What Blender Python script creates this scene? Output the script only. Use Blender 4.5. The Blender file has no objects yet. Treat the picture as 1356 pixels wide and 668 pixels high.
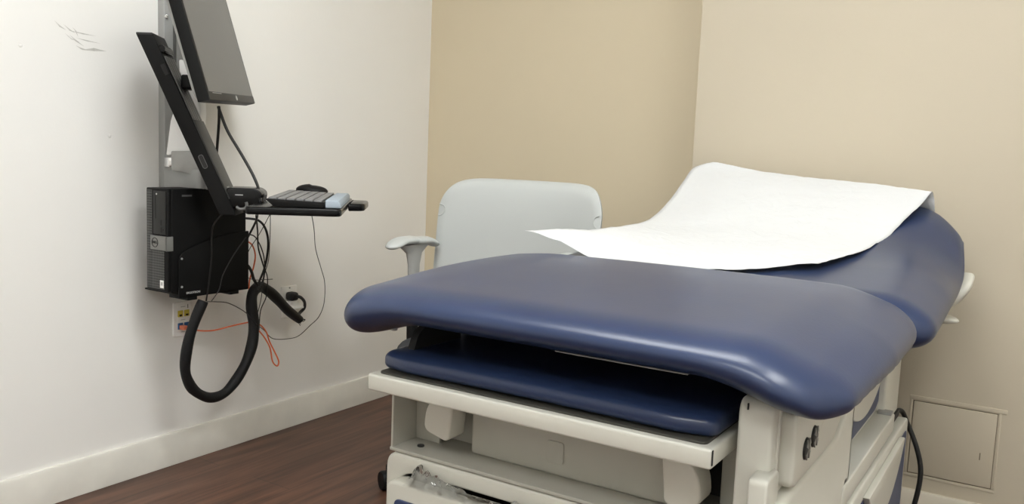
import bpy, bmesh, math, random
from mathutils import Vector, Matrix
from mathutils import noise as mn
random.seed(7)
sc = bpy.context.scene
col = sc.collection
PI = math.pi

# ------------------------------------------------------------------ camera
FPX = 1126.89
CAM = Vector((2.250, 0.0, 1.0))
YAW, PITCH, ROLL = 0.562010, 0.111620, 0.040188
fw = Vector((-math.sin(YAW) * math.cos(PITCH), math.cos(YAW) * math.cos(PITCH), -math.sin(PITCH)))
r0 = Vector((math.cos(YAW), math.sin(YAW), 0))
u0 = r0.cross(fw)
rt = r0 * math.cos(ROLL) + u0 * math.sin(ROLL)
up = rt.cross(fw)
cam_d = bpy.data.cameras.new('camera')
cam = bpy.data.objects.new('camera', cam_d)
col.objects.link(cam)
m = Matrix((rt, up, -fw)).transposed().to_4x4()
m.translation = CAM
cam.matrix_world = m
cam_d.sensor_width = 36
cam_d.lens = FPX / 1356 * 36
cam_d.clip_start = 0.02
sc.camera = cam


def ray(x, y):
    return rt * ((x - 678) / FPX) - up * ((y - 334) / FPX) + fw


def atx(x, y, X):                       # point of the place seen at photo pixel x, y on the plane X
    d = ray(x, y)
    return CAM + d * ((X - CAM.x) / d.x)


def aty(x, y, Y):
    d = ray(x, y)
    return CAM + d * (Y / d.y)


def atd(x, y, dep):
    return CAM + ray(x, y) * dep


# ------------------------------------------------------------------ materials
def nodes(name):
    M = bpy.data.materials.new(name)
    M.use_nodes = True
    nt = M.node_tree
    b = nt.nodes['Principled BSDF']
    return M, nt, b


def mat(name, c, rough=0.5, metal=0.0, spec=0.5, noise=0.0, nscale=30.0, bump=0.0, bscale=200.0, coat=0.0, emit=None, rvar=0.0):
    M, nt, b = nodes(name)
    b.inputs['Base Color'].default_value = (*c, 1)
    b.inputs['Roughness'].default_value = rough
    b.inputs['Metallic'].default_value = metal
    b.inputs['Specular IOR Level'].default_value = spec
    b.inputs['Coat Weight'].default_value = coat
    tc = nt.nodes.new('ShaderNodeTexCoord')
    if noise:
        n = nt.nodes.new('ShaderNodeTexNoise')
        n.inputs['Scale'].default_value = nscale
        n.inputs['Detail'].default_value = 4
        nt.links.new(tc.outputs['Object'], n.inputs['Vector'])
        r = nt.nodes.new('ShaderNodeValToRGB')
        r.color_ramp.elements[0].position = 0.3
        r.color_ramp.elements[1].position = 0.7
        r.color_ramp.elements[0].color = (*[v * (1 - noise) for v in c], 1)
        r.color_ramp.elements[1].color = (*[min(1, v * (1 + noise)) for v in c], 1)
        nt.links.new(n.outputs['Fac'], r.inputs['Fac'])
        nt.links.new(r.outputs['Color'], b.inputs['Base Color'])
        if rvar:
            mr = nt.nodes.new('ShaderNodeMapRange')
            mr.inputs['To Min'].default_value = rough - rvar
            mr.inputs['To Max'].default_value = rough + rvar
            nt.links.new(n.outputs['Fac'], mr.inputs['Value'])
            nt.links.new(mr.outputs['Result'], b.inputs['Roughness'])
    if bump:
        n = nt.nodes.new('ShaderNodeTexNoise')
        n.inputs['Scale'].default_value = bscale
        n.inputs['Detail'].default_value = 3
        nt.links.new(tc.outputs['Object'], n.inputs['Vector'])
        bp = nt.nodes.new('ShaderNodeBump')
        bp.inputs['Strength'].default_value = bump
        bp.inputs['Distance'].default_value = 0.002
        nt.links.new(n.outputs['Fac'], bp.inputs['Height'])
        nt.links.new(bp.outputs['Normal'], b.inputs['Normal'])
    if emit:
        b.inputs['Emission Color'].default_value = (*emit[0], 1)
        b.inputs['Emission Strength'].default_value = emit[1]
    return M


M_white_wall = mat('white_wall_paint', (0.83, 0.82, 0.79), 0.55, noise=0.012, nscale=3, bump=0.10, bscale=140)
M_tan = mat('tan_wall_paint', (0.64, 0.555, 0.40), 0.6, noise=0.012, nscale=3, bump=0.08, bscale=140)
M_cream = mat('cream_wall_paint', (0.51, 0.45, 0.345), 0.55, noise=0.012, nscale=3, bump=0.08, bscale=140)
M_ceil = mat('ceiling_tile', (0.86, 0.86, 0.85), 0.9, noise=0.03, nscale=60)
M_base_w = mat('white_baseboard_paint', (0.70, 0.68, 0.62), 0.4, noise=0.06, nscale=9)
M_base_t = mat('cream_baseboard_paint', (0.64, 0.58, 0.47), 0.4, noise=0.03, nscale=9)
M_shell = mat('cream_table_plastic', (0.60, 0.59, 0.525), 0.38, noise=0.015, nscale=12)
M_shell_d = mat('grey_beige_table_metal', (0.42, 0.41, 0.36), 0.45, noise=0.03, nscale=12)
M_navy = mat('navy_vinyl', (0.019, 0.032, 0.080), 0.31, spec=0.5, noise=0.08, nscale=7, bump=0.05, bscale=170, rvar=0.03)
M_navy_flat = mat('navy_drawer_panel', (0.030, 0.047, 0.12), 0.42, noise=0.03, nscale=10)
M_black = mat('black_plastic', (0.006, 0.006, 0.006), 0.5, spec=0.18, noise=0.05, nscale=60)
M_black_gloss = mat('glossy_black_plastic', (0.006, 0.006, 0.006), 0.22, spec=0.2)
M_black_metal = mat('black_steel', (0.005, 0.005, 0.005), 0.5, spec=0.2, bump=0.08, bscale=500)
M_void = mat('dark_frame_steel', (0.012, 0.012, 0.012), 0.7)
M_dgrey = mat('dark_grey_plastic', (0.022, 0.022, 0.021), 0.45, spec=0.3)
M_col_front = mat('charcoal_aluminium', (0.035, 0.035, 0.033), 0.45, spec=0.4, noise=0.05, nscale=30)
M_rail = mat('grey_rail_aluminium', (0.14, 0.14, 0.135), 0.4, metal=0.3)
M_key = mat('grey_key_plastic', (0.19, 0.19, 0.192), 0.5)
M_palm = mat('blue_grey_foam', (0.34, 0.40, 0.46), 0.6, noise=0.04, nscale=80)
M_chair = mat('light_grey_chair_plastic', (0.47, 0.49, 0.48), 0.30, spec=0.5, bump=0.03, bscale=300)
M_chair_d = mat('grey_chair_arm_plastic', (0.36, 0.36, 0.345), 0.4)
M_fabric = mat('charcoal_chair_fabric', (0.03, 0.03, 0.033), 0.9, bump=0.3, bscale=500)
M_alu = mat('brushed_aluminium', (0.36, 0.36, 0.345), 0.5, metal=0.3, noise=0.04, nscale=40)
M_track = mat('grey_track_paint', (0.33, 0.335, 0.325), 0.45, noise=0.02, nscale=30)
M_chrome = mat('polished_steel', (0.75, 0.75, 0.75), 0.18, metal=1.0)
M_white_pl = mat('white_plastic', (0.90, 0.90, 0.88), 0.35)
M_white_arm = mat('white_arm_plastic', (0.93, 0.93, 0.92), 0.35)
M_yellow = mat('yellow_jack_plastic', (0.62, 0.50, 0.06), 0.4)
M_blue = mat('blue_jack_plastic', (0.02, 0.10, 0.28), 0.4)
M_orange = mat('orange_cable_jacket', (0.78, 0.17, 0.06), 0.45)
M_red = mat('salmon_plug_boot', (0.75, 0.22, 0.12), 0.45)
M_cable = mat('black_cable_rubber', (0.010, 0.010, 0.010), 0.45)
M_sleeve = mat('black_braided_sleeve', (0.007, 0.007, 0.0075), 0.55, spec=0.3, bump=0.5, bscale=420)
M_screen = mat('dark_screen_glass', (0.075, 0.074, 0.069), 0.25, spec=0.5, noise=0.05, nscale=5)
M_lightmark = mat('pale_print', (0.55, 0.55, 0.53), 0.5)
M_greyprint = mat('grey_print', (0.10, 0.10, 0.10), 0.5)
M_plate = mat('silver_grey_badge_plate', (0.20, 0.20, 0.19), 0.35, metal=0.3)
M_lamp = mat('lamp_diffuser', (0.9, 0.9, 0.9), 0.5, emit=((0.975, 1.0, 0.995), 16.0))
M_gasket = mat('grey_tray_gasket', (0.05, 0.048, 0.040), 0.55, spec=0.3)
M_crack = mat('dark_gap', (0.17, 0.14, 0.10), 0.8)


def paper_mat():
    M, nt, b = nodes('white_exam_paper')
    b.inputs['Base Color'].default_value = (0.69, 0.70, 0.705, 1)
    b.inputs['Roughness'].default_value = 0.75
    tc = nt.nodes.new('ShaderNodeTexCoord')
    n = nt.nodes.new('ShaderNodeTexNoise'); n.inputs['Scale'].default_value = 22; n.inputs['Detail'].default_value = 6
    n.inputs['Distortion'].default_value = 1.2
    nt.links.new(tc.outputs['Object'], n.inputs['Vector'])
    bp = nt.nodes.new('ShaderNodeBump'); bp.inputs['Strength'].default_value = 0.5; bp.inputs['Distance'].default_value = 0.008
    nt.links.new(n.outputs['Fac'], bp.inputs['Height'])
    nt.links.new(bp.outputs['Normal'], b.inputs['Normal'])
    tr = nt.nodes.new('ShaderNodeBsdfTranslucent'); tr.inputs['Color'].default_value = (0.85, 0.85, 0.84, 1)
    mx = nt.nodes.new('ShaderNodeMixShader'); mx.inputs['Fac'].default_value = 0.12
    out = nt.nodes['Material Output']
    nt.links.new(b.outputs[0], mx.inputs[1]); nt.links.new(tr.outputs[0], mx.inputs[2]); nt.links.new(mx.outputs[0], out.inputs[0])
    return M


def floor_mat():
    M, nt, b = nodes('dark_wood_planks')
    tc = nt.nodes.new('ShaderNodeTexCoord')
    sep = nt.nodes.new('ShaderNodeSeparateXYZ'); nt.links.new(tc.outputs['Object'], sep.inputs[0])
    com = nt.nodes.new('ShaderNodeCombineXYZ')
    nt.links.new(sep.outputs['Y'], com.inputs['X']); nt.links.new(sep.outputs['X'], com.inputs['Y'])
    br = nt.nodes.new('ShaderNodeTexBrick')
    br.inputs['Scale'].default_value = 1.0
    br.inputs['Brick Width'].default_value = 1.22
    br.inputs['Row Height'].default_value = 0.155
    br.inputs['Mortar Size'].default_value = 0.0012
    br.inputs['Color1'].default_value = (0.070, 0.032, 0.020, 1)
    br.inputs['Color2'].default_value = (0.105, 0.050, 0.031, 1)
    br.inputs['Mortar'].default_value = (0.030, 0.015, 0.010, 1)
    br.offset = 0.37
    nt.links.new(com.outputs[0], br.inputs['Vector'])
    mp = nt.nodes.new('ShaderNodeMapping'); mp.inputs['Scale'].default_value = (26, 1.6, 1)
    nt.links.new(tc.outputs['Object'], mp.inputs['Vector'])
    n = nt.nodes.new('ShaderNodeTexNoise'); n.inputs['Scale'].default_value = 1.6; n.inputs['Detail'].default_value = 7; n.inputs['Distortion'].default_value = 0.8
    nt.links.new(mp.outputs[0], n.inputs['Vector'])
    rp = nt.nodes.new('ShaderNodeValToRGB')
    rp.color_ramp.elements[0].position = 0.32; rp.color_ramp.elements[0].color = (0.55, 0.52, 0.50, 1)
    rp.color_ramp.elements[1].position = 0.70; rp.color_ramp.elements[1].color = (1.45, 1.42, 1.40, 1)
    nt.links.new(n.outputs['Fac'], rp.inputs['Fac'])
    mul = nt.nodes.new('ShaderNodeMix'); mul.data_type = 'RGBA'; mul.blend_type = 'MULTIPLY'
    mul.inputs['Factor'].default_value = 1.0
    nt.links.new(br.outputs['Color'], mul.inputs[6]); nt.links.new(rp.outputs['Color'], mul.inputs[7])
    nt.links.new(mul.outputs[2], b.inputs['Base Color'])
    b.inputs['Roughness'].default_value = 0.42
    bp = nt.nodes.new('ShaderNodeBump'); bp.inputs['Strength'].default_value = 0.12; bp.inputs['Distance'].default_value = 0.002
    nt.links.new(n.outputs['Fac'], bp.inputs['Height']); nt.links.new(bp.outputs['Normal'], b.inputs['Normal'])
    return M


def mesh_grille_mat():
    M, nt, b = nodes('perforated_black_grille')
    tc = nt.nodes.new('ShaderNodeTexCoord')
    mp = nt.nodes.new('ShaderNodeMapping'); mp.inputs['Rotation'].default_value = (0, PI / 4, 0); mp.inputs['Scale'].default_value = (1, 1, 1)
    nt.links.new(tc.outputs['Object'], mp.inputs['Vector'])
    v = nt.nodes.new('ShaderNodeTexChecker'); v.inputs['Scale'].default_value = 190
    v.inputs['Color1'].default_value = (0.008, 0.008, 0.008, 1); v.inputs['Color2'].default_value = (0.085, 0.085, 0.082, 1)
    nt.links.new(mp.outputs[0], v.inputs['Vector'])
    nt.links.new(v.outputs['Color'], b.inputs['Base Color'])
    b.inputs['Roughness'].default_value = 0.45
    return M


def plastic_wrap_mat():
    M, nt, b = nodes('clear_plastic_film')
    g = nt.nodes.new('ShaderNodeBsdfGlossy'); g.inputs['Roughness'].default_value = 0.12
    t = nt.nodes.new('ShaderNodeBsdfTransparent'); t.inputs['Color'].default_value = (0.93, 0.93, 0.93, 1)
    fr = nt.nodes.new('ShaderNodeFresnel'); fr.inputs['IOR'].default_value = 1.75
    mx = nt.nodes.new('ShaderNodeMixShader')
    ml = nt.nodes.new('ShaderNodeMath'); ml.operation = 'MULTIPLY'; ml.inputs[1].default_value = 1.0
    nt.links.new(fr.outputs[0], ml.inputs[0]); nt.links.new(ml.outputs[0], mx.inputs['Fac'])
    nt.links.new(t.outputs[0], mx.inputs[1]); nt.links.new(g.outputs[0], mx.inputs[2])
    nt.links.new(mx.outputs[0], nt.nodes['Material Output'].inputs[0])
    return M


M_paper, M_floor, M_grille, M_film = paper_mat(), floor_mat(), mesh_grille_mat(), plastic_wrap_mat()

# ------------------------------------------------------------------ mesh helpers
Z3 = Vector((0, 0, 0))


def xf(bm, verts, loc=Z3, rot=None):
    M4 = Matrix.Translation(Vector(loc))
    if rot is not None:
        M4 = M4 @ rot.to_4x4()
    bmesh.ops.transform(bm, matrix=M4, verts=verts)


def add_box(bm, lo, hi, bev=0.0, seg=3, rot=None, pivot=None):
    lo, hi = Vector(lo), Vector(hi)
    c, h = (lo + hi) / 2, (hi - lo) / 2
    t = bmesh.new()
    bmesh.ops.create_cube(t, size=2)
    for v in t.verts:
        v.co = Vector((v.co.x * h.x, v.co.y * h.y, v.co.z * h.z))
    if bev:
        bmesh.ops.bevel(t, geom=t.edges[:], offset=min(bev, min(h) * 0.98), segments=seg, profile=0.5, affect='EDGES')
    M4 = Matrix.Translation(c)
    if rot is not None:
        p = Vector(pivot) if pivot is not None else c
        M4 = Matrix.Translation(p) @ rot.to_4x4() @ Matrix.Translation(c - p)
    bmesh.ops.transform(t, matrix=M4, verts=t.verts[:])
    merge(bm, t)


def merge(bm, t):
    me = bpy.data.meshes.new('tmp')
    t.to_mesh(me); t.free()
    bm.from_mesh(me)
    bpy.data.meshes.remove(me)


def add_cyl(bm, a, b, r, r2=None, seg=24, bev=0.0):
    a, b = Vector(a), Vector(b)
    d = b - a
    t = bmesh.new()
    bmesh.ops.create_cone(t, cap_ends=True, segments=seg, radius1=r, radius2=r if r2 is None else r2, depth=d.length)
    if bev:
        es = [e for e in t.edges if abs(e.verts[0].co.z - e.verts[1].co.z) < 1e-6 and len(e.link_faces) == 2]
        bmesh.ops.bevel(t, geom=es, offset=bev, segments=3, profile=0.5, affect='EDGES')
    q = Vector((0, 0, 1)).rotation_difference(d.normalized())
    bmesh.ops.transform(t, matrix=Matrix.Translation((a + b) / 2) @ q.to_matrix().to_4x4(), verts=t.verts[:])
    merge(bm, t)


def spline(pts, n=8):
    pts = [Vector(p) for p in pts]
    out = []
    for i in range(len(pts) - 1):
        p0 = pts[max(i - 1, 0)]; p1 = pts[i]; p2 = pts[i + 1]; p3 = pts[min(i + 2, len(pts) - 1)]
        for k in range(n):
            t = k / n
            out.append(0.5 * ((2 * p1) + (p2 - p0) * t + (2 * p0 - 5 * p1 + 4 * p2 - p3) * t * t + (3 * p1 - p0 - 3 * p2 + p3) * t ** 3))
    out.append(pts[-1])
    return out


def add_tube(bm, pts, r, seg=10, n=8, smooth=True, rfun=None):
    P = spline(pts, n) if smooth else [Vector(p) for p in pts]
    rings = []
    T = (P[1] - P[0]).normalized()
    a = T.orthogonal().normalized()
    for i, p in enumerate(P):
        t = (P[min(i + 1, len(P) - 1)] - P[max(i - 1, 0)]).normalized()
        a = (a - t * a.dot(t))
        a = a.normalized() if a.length > 1e-8 else t.orthogonal().normalized()
        b = t.cross(a)
        rr = r if rfun is None else rfun(i / (len(P) - 1))
        rings.append([bm.verts.new(p + (a * math.cos(2 * PI * k / seg) + b * math.sin(2 * PI * k / seg)) * rr) for k in range(seg)])
    for i in range(len(rings) - 1):
        for k in range(seg):
            bm.faces.new((rings[i][k], rings[i][(k + 1) % seg], rings[i + 1][(k + 1) % seg], rings[i + 1][k]))
    bm.faces.new(rings[0][::-1]); bm.faces.new(rings[-1])


def rounded_poly(pts, r, n=5):
    """2D polygon with rounded corners; r one radius or one per corner"""
    out = []
    N = len(pts)
    for i in range(N):
        p = Vector(pts[i]); a = Vector(pts[i - 1]); b = Vector(pts[(i + 1) % N])
        rr = r[i] if isinstance(r, (list, tuple)) else r
        if rr <= 0:
            out.append(p); continue
        da, db = (a - p), (b - p)
        k = min(rr, da.length * 0.48, db.length * 0.48)
        s, e = p + da.normalized() * k, p + db.normalized() * k
        for j in range(n + 1):
            t = j / n
            out.append(s * (1 - t) ** 2 + p * 2 * t * (1 - t) + e * t * t)
    return out


def add_prism(bm, poly, axis, a, b, holes=(), bev=0.0, seg=3):
    """2D polygon extruded along an axis from a to b. 2D coords: x->(Y,Z), y->(X,Z), z->(X,Y)"""
    def P(q, t):
        return {'x': Vector((t, q[0], q[1])), 'y': Vector((q[0], t, q[1])), 'z': Vector((q[0], q[1], t))}[axis]
    t = bmesh.new()
    loops = [list(poly)] + [list(h) for h in holes]
    edges = []
    for L in loops:
        vs = [t.verts.new(P(q, a)) for q in L]
        edges += [t.edges.new((vs[i], vs[(i + 1) % len(vs)])) for i in range(len(vs))]
    if holes:
        bmesh.ops.triangle_fill(t, use_beauty=True, use_dissolve=False, edges=edges)
    else:
        t.faces.new(t.verts[:])
    faces = t.faces[:]
    r = bmesh.ops.extrude_face_region(t, geom=faces)
    nv = [g for g in r['geom'] if isinstance(g, bmesh.types.BMVert)]
    d = P((0, 0), b) - P((0, 0), a)
    bmesh.ops.translate(t, verts=nv, vec=d)
    bmesh.ops.recalc_face_normals(t, faces=t.faces[:])
    if bev:
        ax = 'xyz'.index(axis)
        es = [e for e in t.edges if len(e.link_faces) == 2 and abs(e.verts[0].co[ax] - e.verts[1].co[ax]) < 1e-7 and e.calc_face_angle(0) > 0.8]
        bmesh.ops.bevel(t, geom=es, offset=bev, segments=seg, profile=0.5, affect='EDGES')
    merge(bm, t)


def add_lathe(bm, prof, seg=32, M4=None):
    rings = []
    vs = []
    for r, z in prof:
        ring = [bm.verts.new((r * math.cos(2 * PI * k / seg), r * math.sin(2 * PI * k / seg), z)) for k in range(seg)] if r > 1e-6 else [bm.verts.new((0, 0, z))]
        rings.append(ring); vs += ring
    for i in range(len(rings) - 1):
        A, B = rings[i], rings[i + 1]
        for k in range(seg):
            q = [A[k % len(A)], A[(k + 1) % len(A)], B[(k + 1) % len(B)], B[k % len(B)]]
            u = []
            for v in q:
                if v not in u: u.append(v)
            if len(u) > 2: bm.faces.new(u)
    if M4 is not None:
        bmesh.ops.transform(bm, matrix=M4, verts=vs)


def add_pad(bm, h, r, f=None, n=(26, 20, 6), k=7):
    """cushion: box of half sizes h rounded by radii r per axis, then bent by f"""
    def axis_coords(i):
        hi, ri = h[i], min(r[i], h[i])
        z = [hi - ri + ri * math.sin(j / k * PI / 2) for j in range(k + 1)]
        inner = hi - ri
        mid = [-inner + 2 * inner * j / n[i] for j in range(1, n[i])] if inner > 1e-6 else []
        xs = sorted(set([round(v, 6) for v in ([-v for v in z] + mid + z)]))
        return xs
    A = [axis_coords(i) for i in range(3)]
    t = bmesh.new()
    for ax in range(3):
        o1, o2 = (ax + 1) % 3, (ax + 2) % 3
        for s in (-1, 1):
            grid = []
            for a in A[o1]:
                row = []
                for b in A[o2]:
                    c = [0, 0, 0]; c[ax] = s * h[ax]; c[o1] = a; c[o2] = b
                    row.append(t.verts.new(c))
                grid.append(row)
            for i in range(len(grid) - 1):
                for j in range(len(grid[0]) - 1):
                    q = (grid[i][j], grid[i + 1][j], grid[i + 1][j + 1], grid[i][j + 1])
                    t.faces.new(q if s > 0 else q[::-1])
    bmesh.ops.remove_doubles(t, verts=t.verts[:], dist=1e-5)
    for v in t.verts:
        inner = Vector([max(-(h[i] - min(r[i], h[i])), min(h[i] - min(r[i], h[i]), v.co[i])) for i in range(3)])
        d = Vector([(v.co[i] - inner[i]) / min(r[i], h[i]) for i in range(3)])
        if d.length > 1e-6:
            linf = max(abs(x) for x in d)
            d = d.normalized() * min(1.0, d.length) if d.length > 1 else d
            v.co = inner + Vector([d[i] * min(r[i], h[i]) for i in range(3)])
    if f:
        for v in t.verts:
            v.co = f(v.co)
    bmesh.ops.recalc_face_normals(t, faces=t.faces[:])
    merge(bm, t)


def sm(a, b, x):
    t = max(0.0, min(1.0, (x - a) / (b - a)))
    return t * t * (3 - 2 * t)


def interp(tab, x):
    if x <= tab[0][0]: return tab[0][1]
    for (x0, y0), (x1, y1) in zip(tab, tab[1:]):
        if x <= x1:
            return y0 + (y1 - y0) * (x - x0) / (x1 - x0)
    return tab[-1][1]


def sinterp(tab, x):                     # smooth (Catmull-Rom-like) table lookup
    w = 0.06
    return sum(interp(tab, x + d * w) * k for d, k in ((-1, .15), (-.5, .22), (0, .26), (.5, .22), (1, .15)))


# ------------------------------------------------------------------ object helpers
def world(o):
    M4 = o.matrix_basis.copy()
    while o.parent:
        o = o.parent
        M4 = o.matrix_basis @ M4
    return M4


def link(name, bm, material, parent=None, ang=40, local=False, smooth=True):
    """one mesh object; the bmesh is in world coordinates unless local"""
    me = bpy.data.meshes.new(name)
    if parent is not None and not local:
        bmesh.ops.transform(bm, matrix=world(parent).inverted(), verts=bm.verts[:])
    off = None
    if parent is None:
        xs = [v.co for v in bm.verts]
        lo = Vector([min(p[i] for p in xs) for i in range(3)]); hi = Vector([max(p[i] for p in xs) for i in range(3)])
        off = Vector(((lo.x + hi.x) / 2, (lo.y + hi.y) / 2, lo.z))
        bmesh.ops.translate(bm, verts=bm.verts[:], vec=-off)
    bmesh.ops.recalc_face_normals(bm, faces=bm.faces[:])
    bm.to_mesh(me); bm.free()
    if smooth:
        me.shade_smooth()
        me.set_sharp_from_angle(angle=math.radians(ang))
    mats = material if isinstance(material, (list, tuple)) else [material]
    for mm in mats: me.materials.append(mm)
    o = bpy.data.objects.new(name, me)
    if off is not None: o.location = off
    col.objects.link(o)
    if parent is not None: o.parent = parent
    return o


def tag(o, label, cat, group=None):
    o['label'] = label; o['category'] = cat
    if group: o['group'] = group
    return o


def thing(name, label, cat, loc=(0, 0, 0), rot=(0, 0, 0), group=None):
    o = bpy.data.objects.new(name, None)
    o.empty_display_size = 0.05
    o.location = loc; o.rotation_euler = rot
    col.objects.link(o)
    return tag(o, label, cat, group)


def struct(name, bm, material, smooth=True):
    o = link(name, bm, material, smooth=smooth)
    o['kind'] = 'structure'
    return o


def boxpart(name, lo, hi, material, parent, bev=0.003, local=False, **k):
    bm = bmesh.new(); add_box(bm, lo, hi, bev, **k)
    return link(name, bm, material, parent, local=local)


def text_part(name, body, size, M4, material, parent, depth=0.0006, local=False, sx=1.0):
    cu = bpy.data.curves.new(name, 'FONT')
    cu.body = body; cu.size = size; cu.extrude = depth; cu.align_x = 'CENTER'; cu.align_y = 'CENTER'
    tmp = bpy.data.objects.new(name, cu); col.objects.link(tmp)
    dg = bpy.context.evaluated_depsgraph_get()
    me = bpy.data.meshes.new_from_object(tmp.evaluated_get(dg))
    bm = bmesh.new(); bm.from_mesh(me)
    bpy.data.objects.remove(tmp); bpy.data.curves.remove(cu); bpy.data.meshes.remove(me)
    bmesh.ops.transform(bm, matrix=M4 @ Matrix.Diagonal((sx, 1, 1, 1)), verts=bm.verts[:])
    return link(name, bm, material, parent, local=local, smooth=False)


# ------------------------------------------------------------------ room
YB, YC, XC, XR, YF, ZC = 2.872, 2.606, 1.274, 3.35, -1.9, 2.60
b = bmesh.new(); add_box(b, (-0.1, YF - 0.1, -0.1), (XR + 0.1, YB + 0.1, 0)); floor = struct('floor', b, M_floor, False)
b = bmesh.new(); add_box(b, (-0.1, YF - 0.1, ZC), (XR + 0.1, YB + 0.1, ZC + 0.1)); struct('ceiling', b, M_ceil, False)
b = bmesh.new(); add_box(b, (-0.1, YF - 0.1, 0), (0, YB + 0.1, ZC)); struct('wall_left', b, M_white_wall, False)
b = bmesh.new(); add_box(b, (0, YB, 0), (XC + 0.002, YB + 0.1, ZC)); struct('wall_back', b, M_tan, False)
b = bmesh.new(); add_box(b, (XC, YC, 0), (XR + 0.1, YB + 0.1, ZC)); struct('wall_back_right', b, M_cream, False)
b = bmesh.new(); add_box(b, (XR, YF - 0.1, 0), (XR + 0.1, YC, ZC)); struct('wall_right', b, M_white_wall, False)
b = bmesh.new(); add_box(b, (0, YF - 0.1, 0), (XR, YF, ZC)); struct('wall_front', b, M_white_wall, False)
HB = 0.1036


def baseboard(name, pts, m_):
    """L-profile board with a small top round, along axis"""
    (ax, a0, a1, wall, sgn) = pts
    prof = [(0, 0.001), (0.014, 0.001), (0.014, HB - 0.006), (0.010, HB), (0, HB)]
    bm = bmesh.new()
    if ax == 'y':
        add_prism(bm, [(wall + sgn * u, v) for u, v in prof], 'y', a0, a1)
    else:
        add_prism(bm, [(wall + sgn * u, v) for u, v in prof], 'x', a0, a1)
    return struct(name, bm, m_)


baseboard('baseboard_left', ('y', YF, YB, 0.0, 1), M_base_w)
baseboard('baseboard_back', ('x', 0.014, XC, YB, -1), M_base_t)
baseboard('baseboard_back_right', ('x', XC, XR, YC, -1), M_base_t)

# wall scuffs and filler spots on the white wall
bm = bmesh.new()
for (x0, y0, x1, y1, w) in ((72, 27, 88, 40, .0022), (84, 32, 100, 44, .0018), (90, 40, 128, 48, .0016), (92, 46, 112, 62, .0020), (100, 50, 134, 58, .0016), (86, 44, 106, 56, .0014), (108, 66, 141, 68, .0042), (100, 60, 118, 67, .002), (96, 36, 104, 50, .0014)):
    p, q = atx(x0, y0, 0.0006), atx(x1, y1, 0.0006)
    mid = (p + q) / 2 + Vector((0, random.uniform(-.004, .004), random.uniform(-.004, .004)))
    d = (q - p).normalized(); s = Vector((1, 0, 0)).cross(d) * w
    vs = [bm.verts.new(v) for v in (p, mid + s, q, mid - s)]
    bm.faces.new(vs)
M_scuff = mat('grey_scuff', (0.56, 0.55, 0.515), 0.7, noise=0.15, nscale=60)
tag(link('scuff_mark', bm, M_scuff), 'grey scuff scratches high on the white left wall', 'scuff mark')
for (x, y, lab) in ((27, 60, 'small white filler spot on white wall left of the grey scuff'), (145, 180, 'small raised filler spot on white wall left of the black computer')):
    bm = bmesh.new()
    add_lathe(bm, [(0.0001, 0.0018), (0.003, 0.0016), (0.005, 0.0008), (0.006, -0.0004)], 14, Matrix.Translation(atx(x, y, 0.0)) @ Matrix.Rotation(PI / 2, 4, 'Y'))
    tag(link('filler_spot', bm, M_white_wall), lab, 'filler spot', 'filler spots on the white wall')

# painted access panel in the wall behind the table's head
px0, px1, pz0, pz1 = 1.974, 2.180, 0.152, 0.359
ap = thing('access_panel', 'square cream painted access panel low in the wall behind the table head', 'access panel', (2.077, YC, 0.152))
bm = bmesh.new(); add_prism(bm, [(px0 - .002, pz0 - .002), (px1 + .002, pz0 - .002), (px1 + .002, pz1 + .002), (px0 - .002, pz1 + .002)], 'y', YC - 0.0008, YC + 0.0005)
link('panel_gap', bm, M_crack, ap)
bm = bmesh.new(); add_box(bm, (px0, YC - 0.004, pz0), (px1, YC + 0.001, pz1), 0.0015); link('panel_door', bm, M_cream, ap)
bm = bmesh.new(); add_box(bm, (px0 - .012, YC - 0.0022, pz1 + .004), (px1 + .022, YC + 0.001, pz1 + .016), 0.0009)
add_box(bm, (px1 + .004, YC - 0.0018, pz0 - .004), (px1 + .010, YC + 0.001, pz1 + .004), 0.0008)
add_box(bm, (px0 - .010, YC - 0.0018, pz0 - .012), (px1 + .010, YC + 0.001, pz0 - .004), 0.0008)
add_box(bm, (px0 - .010, YC - 0.0018, pz0 - .004), (px0 - .004, YC + 0.001, pz1 + .004), 0.0008)
link('panel_surround', bm, M_cream, ap)
bm = bmesh.new(); add_box(bm, (2.147, YC - 0.0052, 0.226), (2.1495, YC - 0.003, 0.246), 0.0005); link('latch_slot', bm, M_crack, ap)

# ceiling light fixtures; the third is an added fill brightening the left wall
for i, (x, y, lab) in enumerate(((1.42, 1.02, 'recessed ceiling light above the foot of the exam table'), (2.00, -0.95, 'recessed ceiling light nearest the wall behind the photographer'), (2.80, 0.75, 'added ceiling fill light along the right wall beside the photographer'))):
    t = thing('ceiling_light', lab, 'ceiling light', (x, y, ZC), group='recessed ceiling lights')
    hx, hy = (.62, .32) if i < 2 else (.32, .62)
    bm = bmesh.new()
    add_prism(bm, [(x - hx, y - hy), (x + hx, y - hy), (x + hx, y + hy), (x - hx, y + hy)], 'z', ZC - .02, ZC - .001,
              holes=[[(x - hx + .03, y - hy + .03), (x + hx - .03, y - hy + .03), (x + hx - .03, y + hy - .03), (x - hx + .03, y + hy - .03)]])
    link('light_frame', bm, M_white_pl, t)
    bm = bmesh.new(); add_box(bm, (x - hx + .031, y - hy + .031, ZC - .014), (x + hx - .031, y + hy - .031, ZC - .004)); link('diffuser', bm, M_lamp, t, smooth=False)

# ------------------------------------------------------------------ exam table
TX = 1.63
tb = thing('exam_table', 'navy blue padded medical exam table with cream cabinet base', 'exam table', (TX, 1.75, 0))
BX0, BX1, BYF, BYR = 1.285, 1.965, 1.14, 2.33

# seat cushion -------------------------------------------------
SX, SY = 0.445, 0.335
SCY = 1.045 + SY


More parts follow.
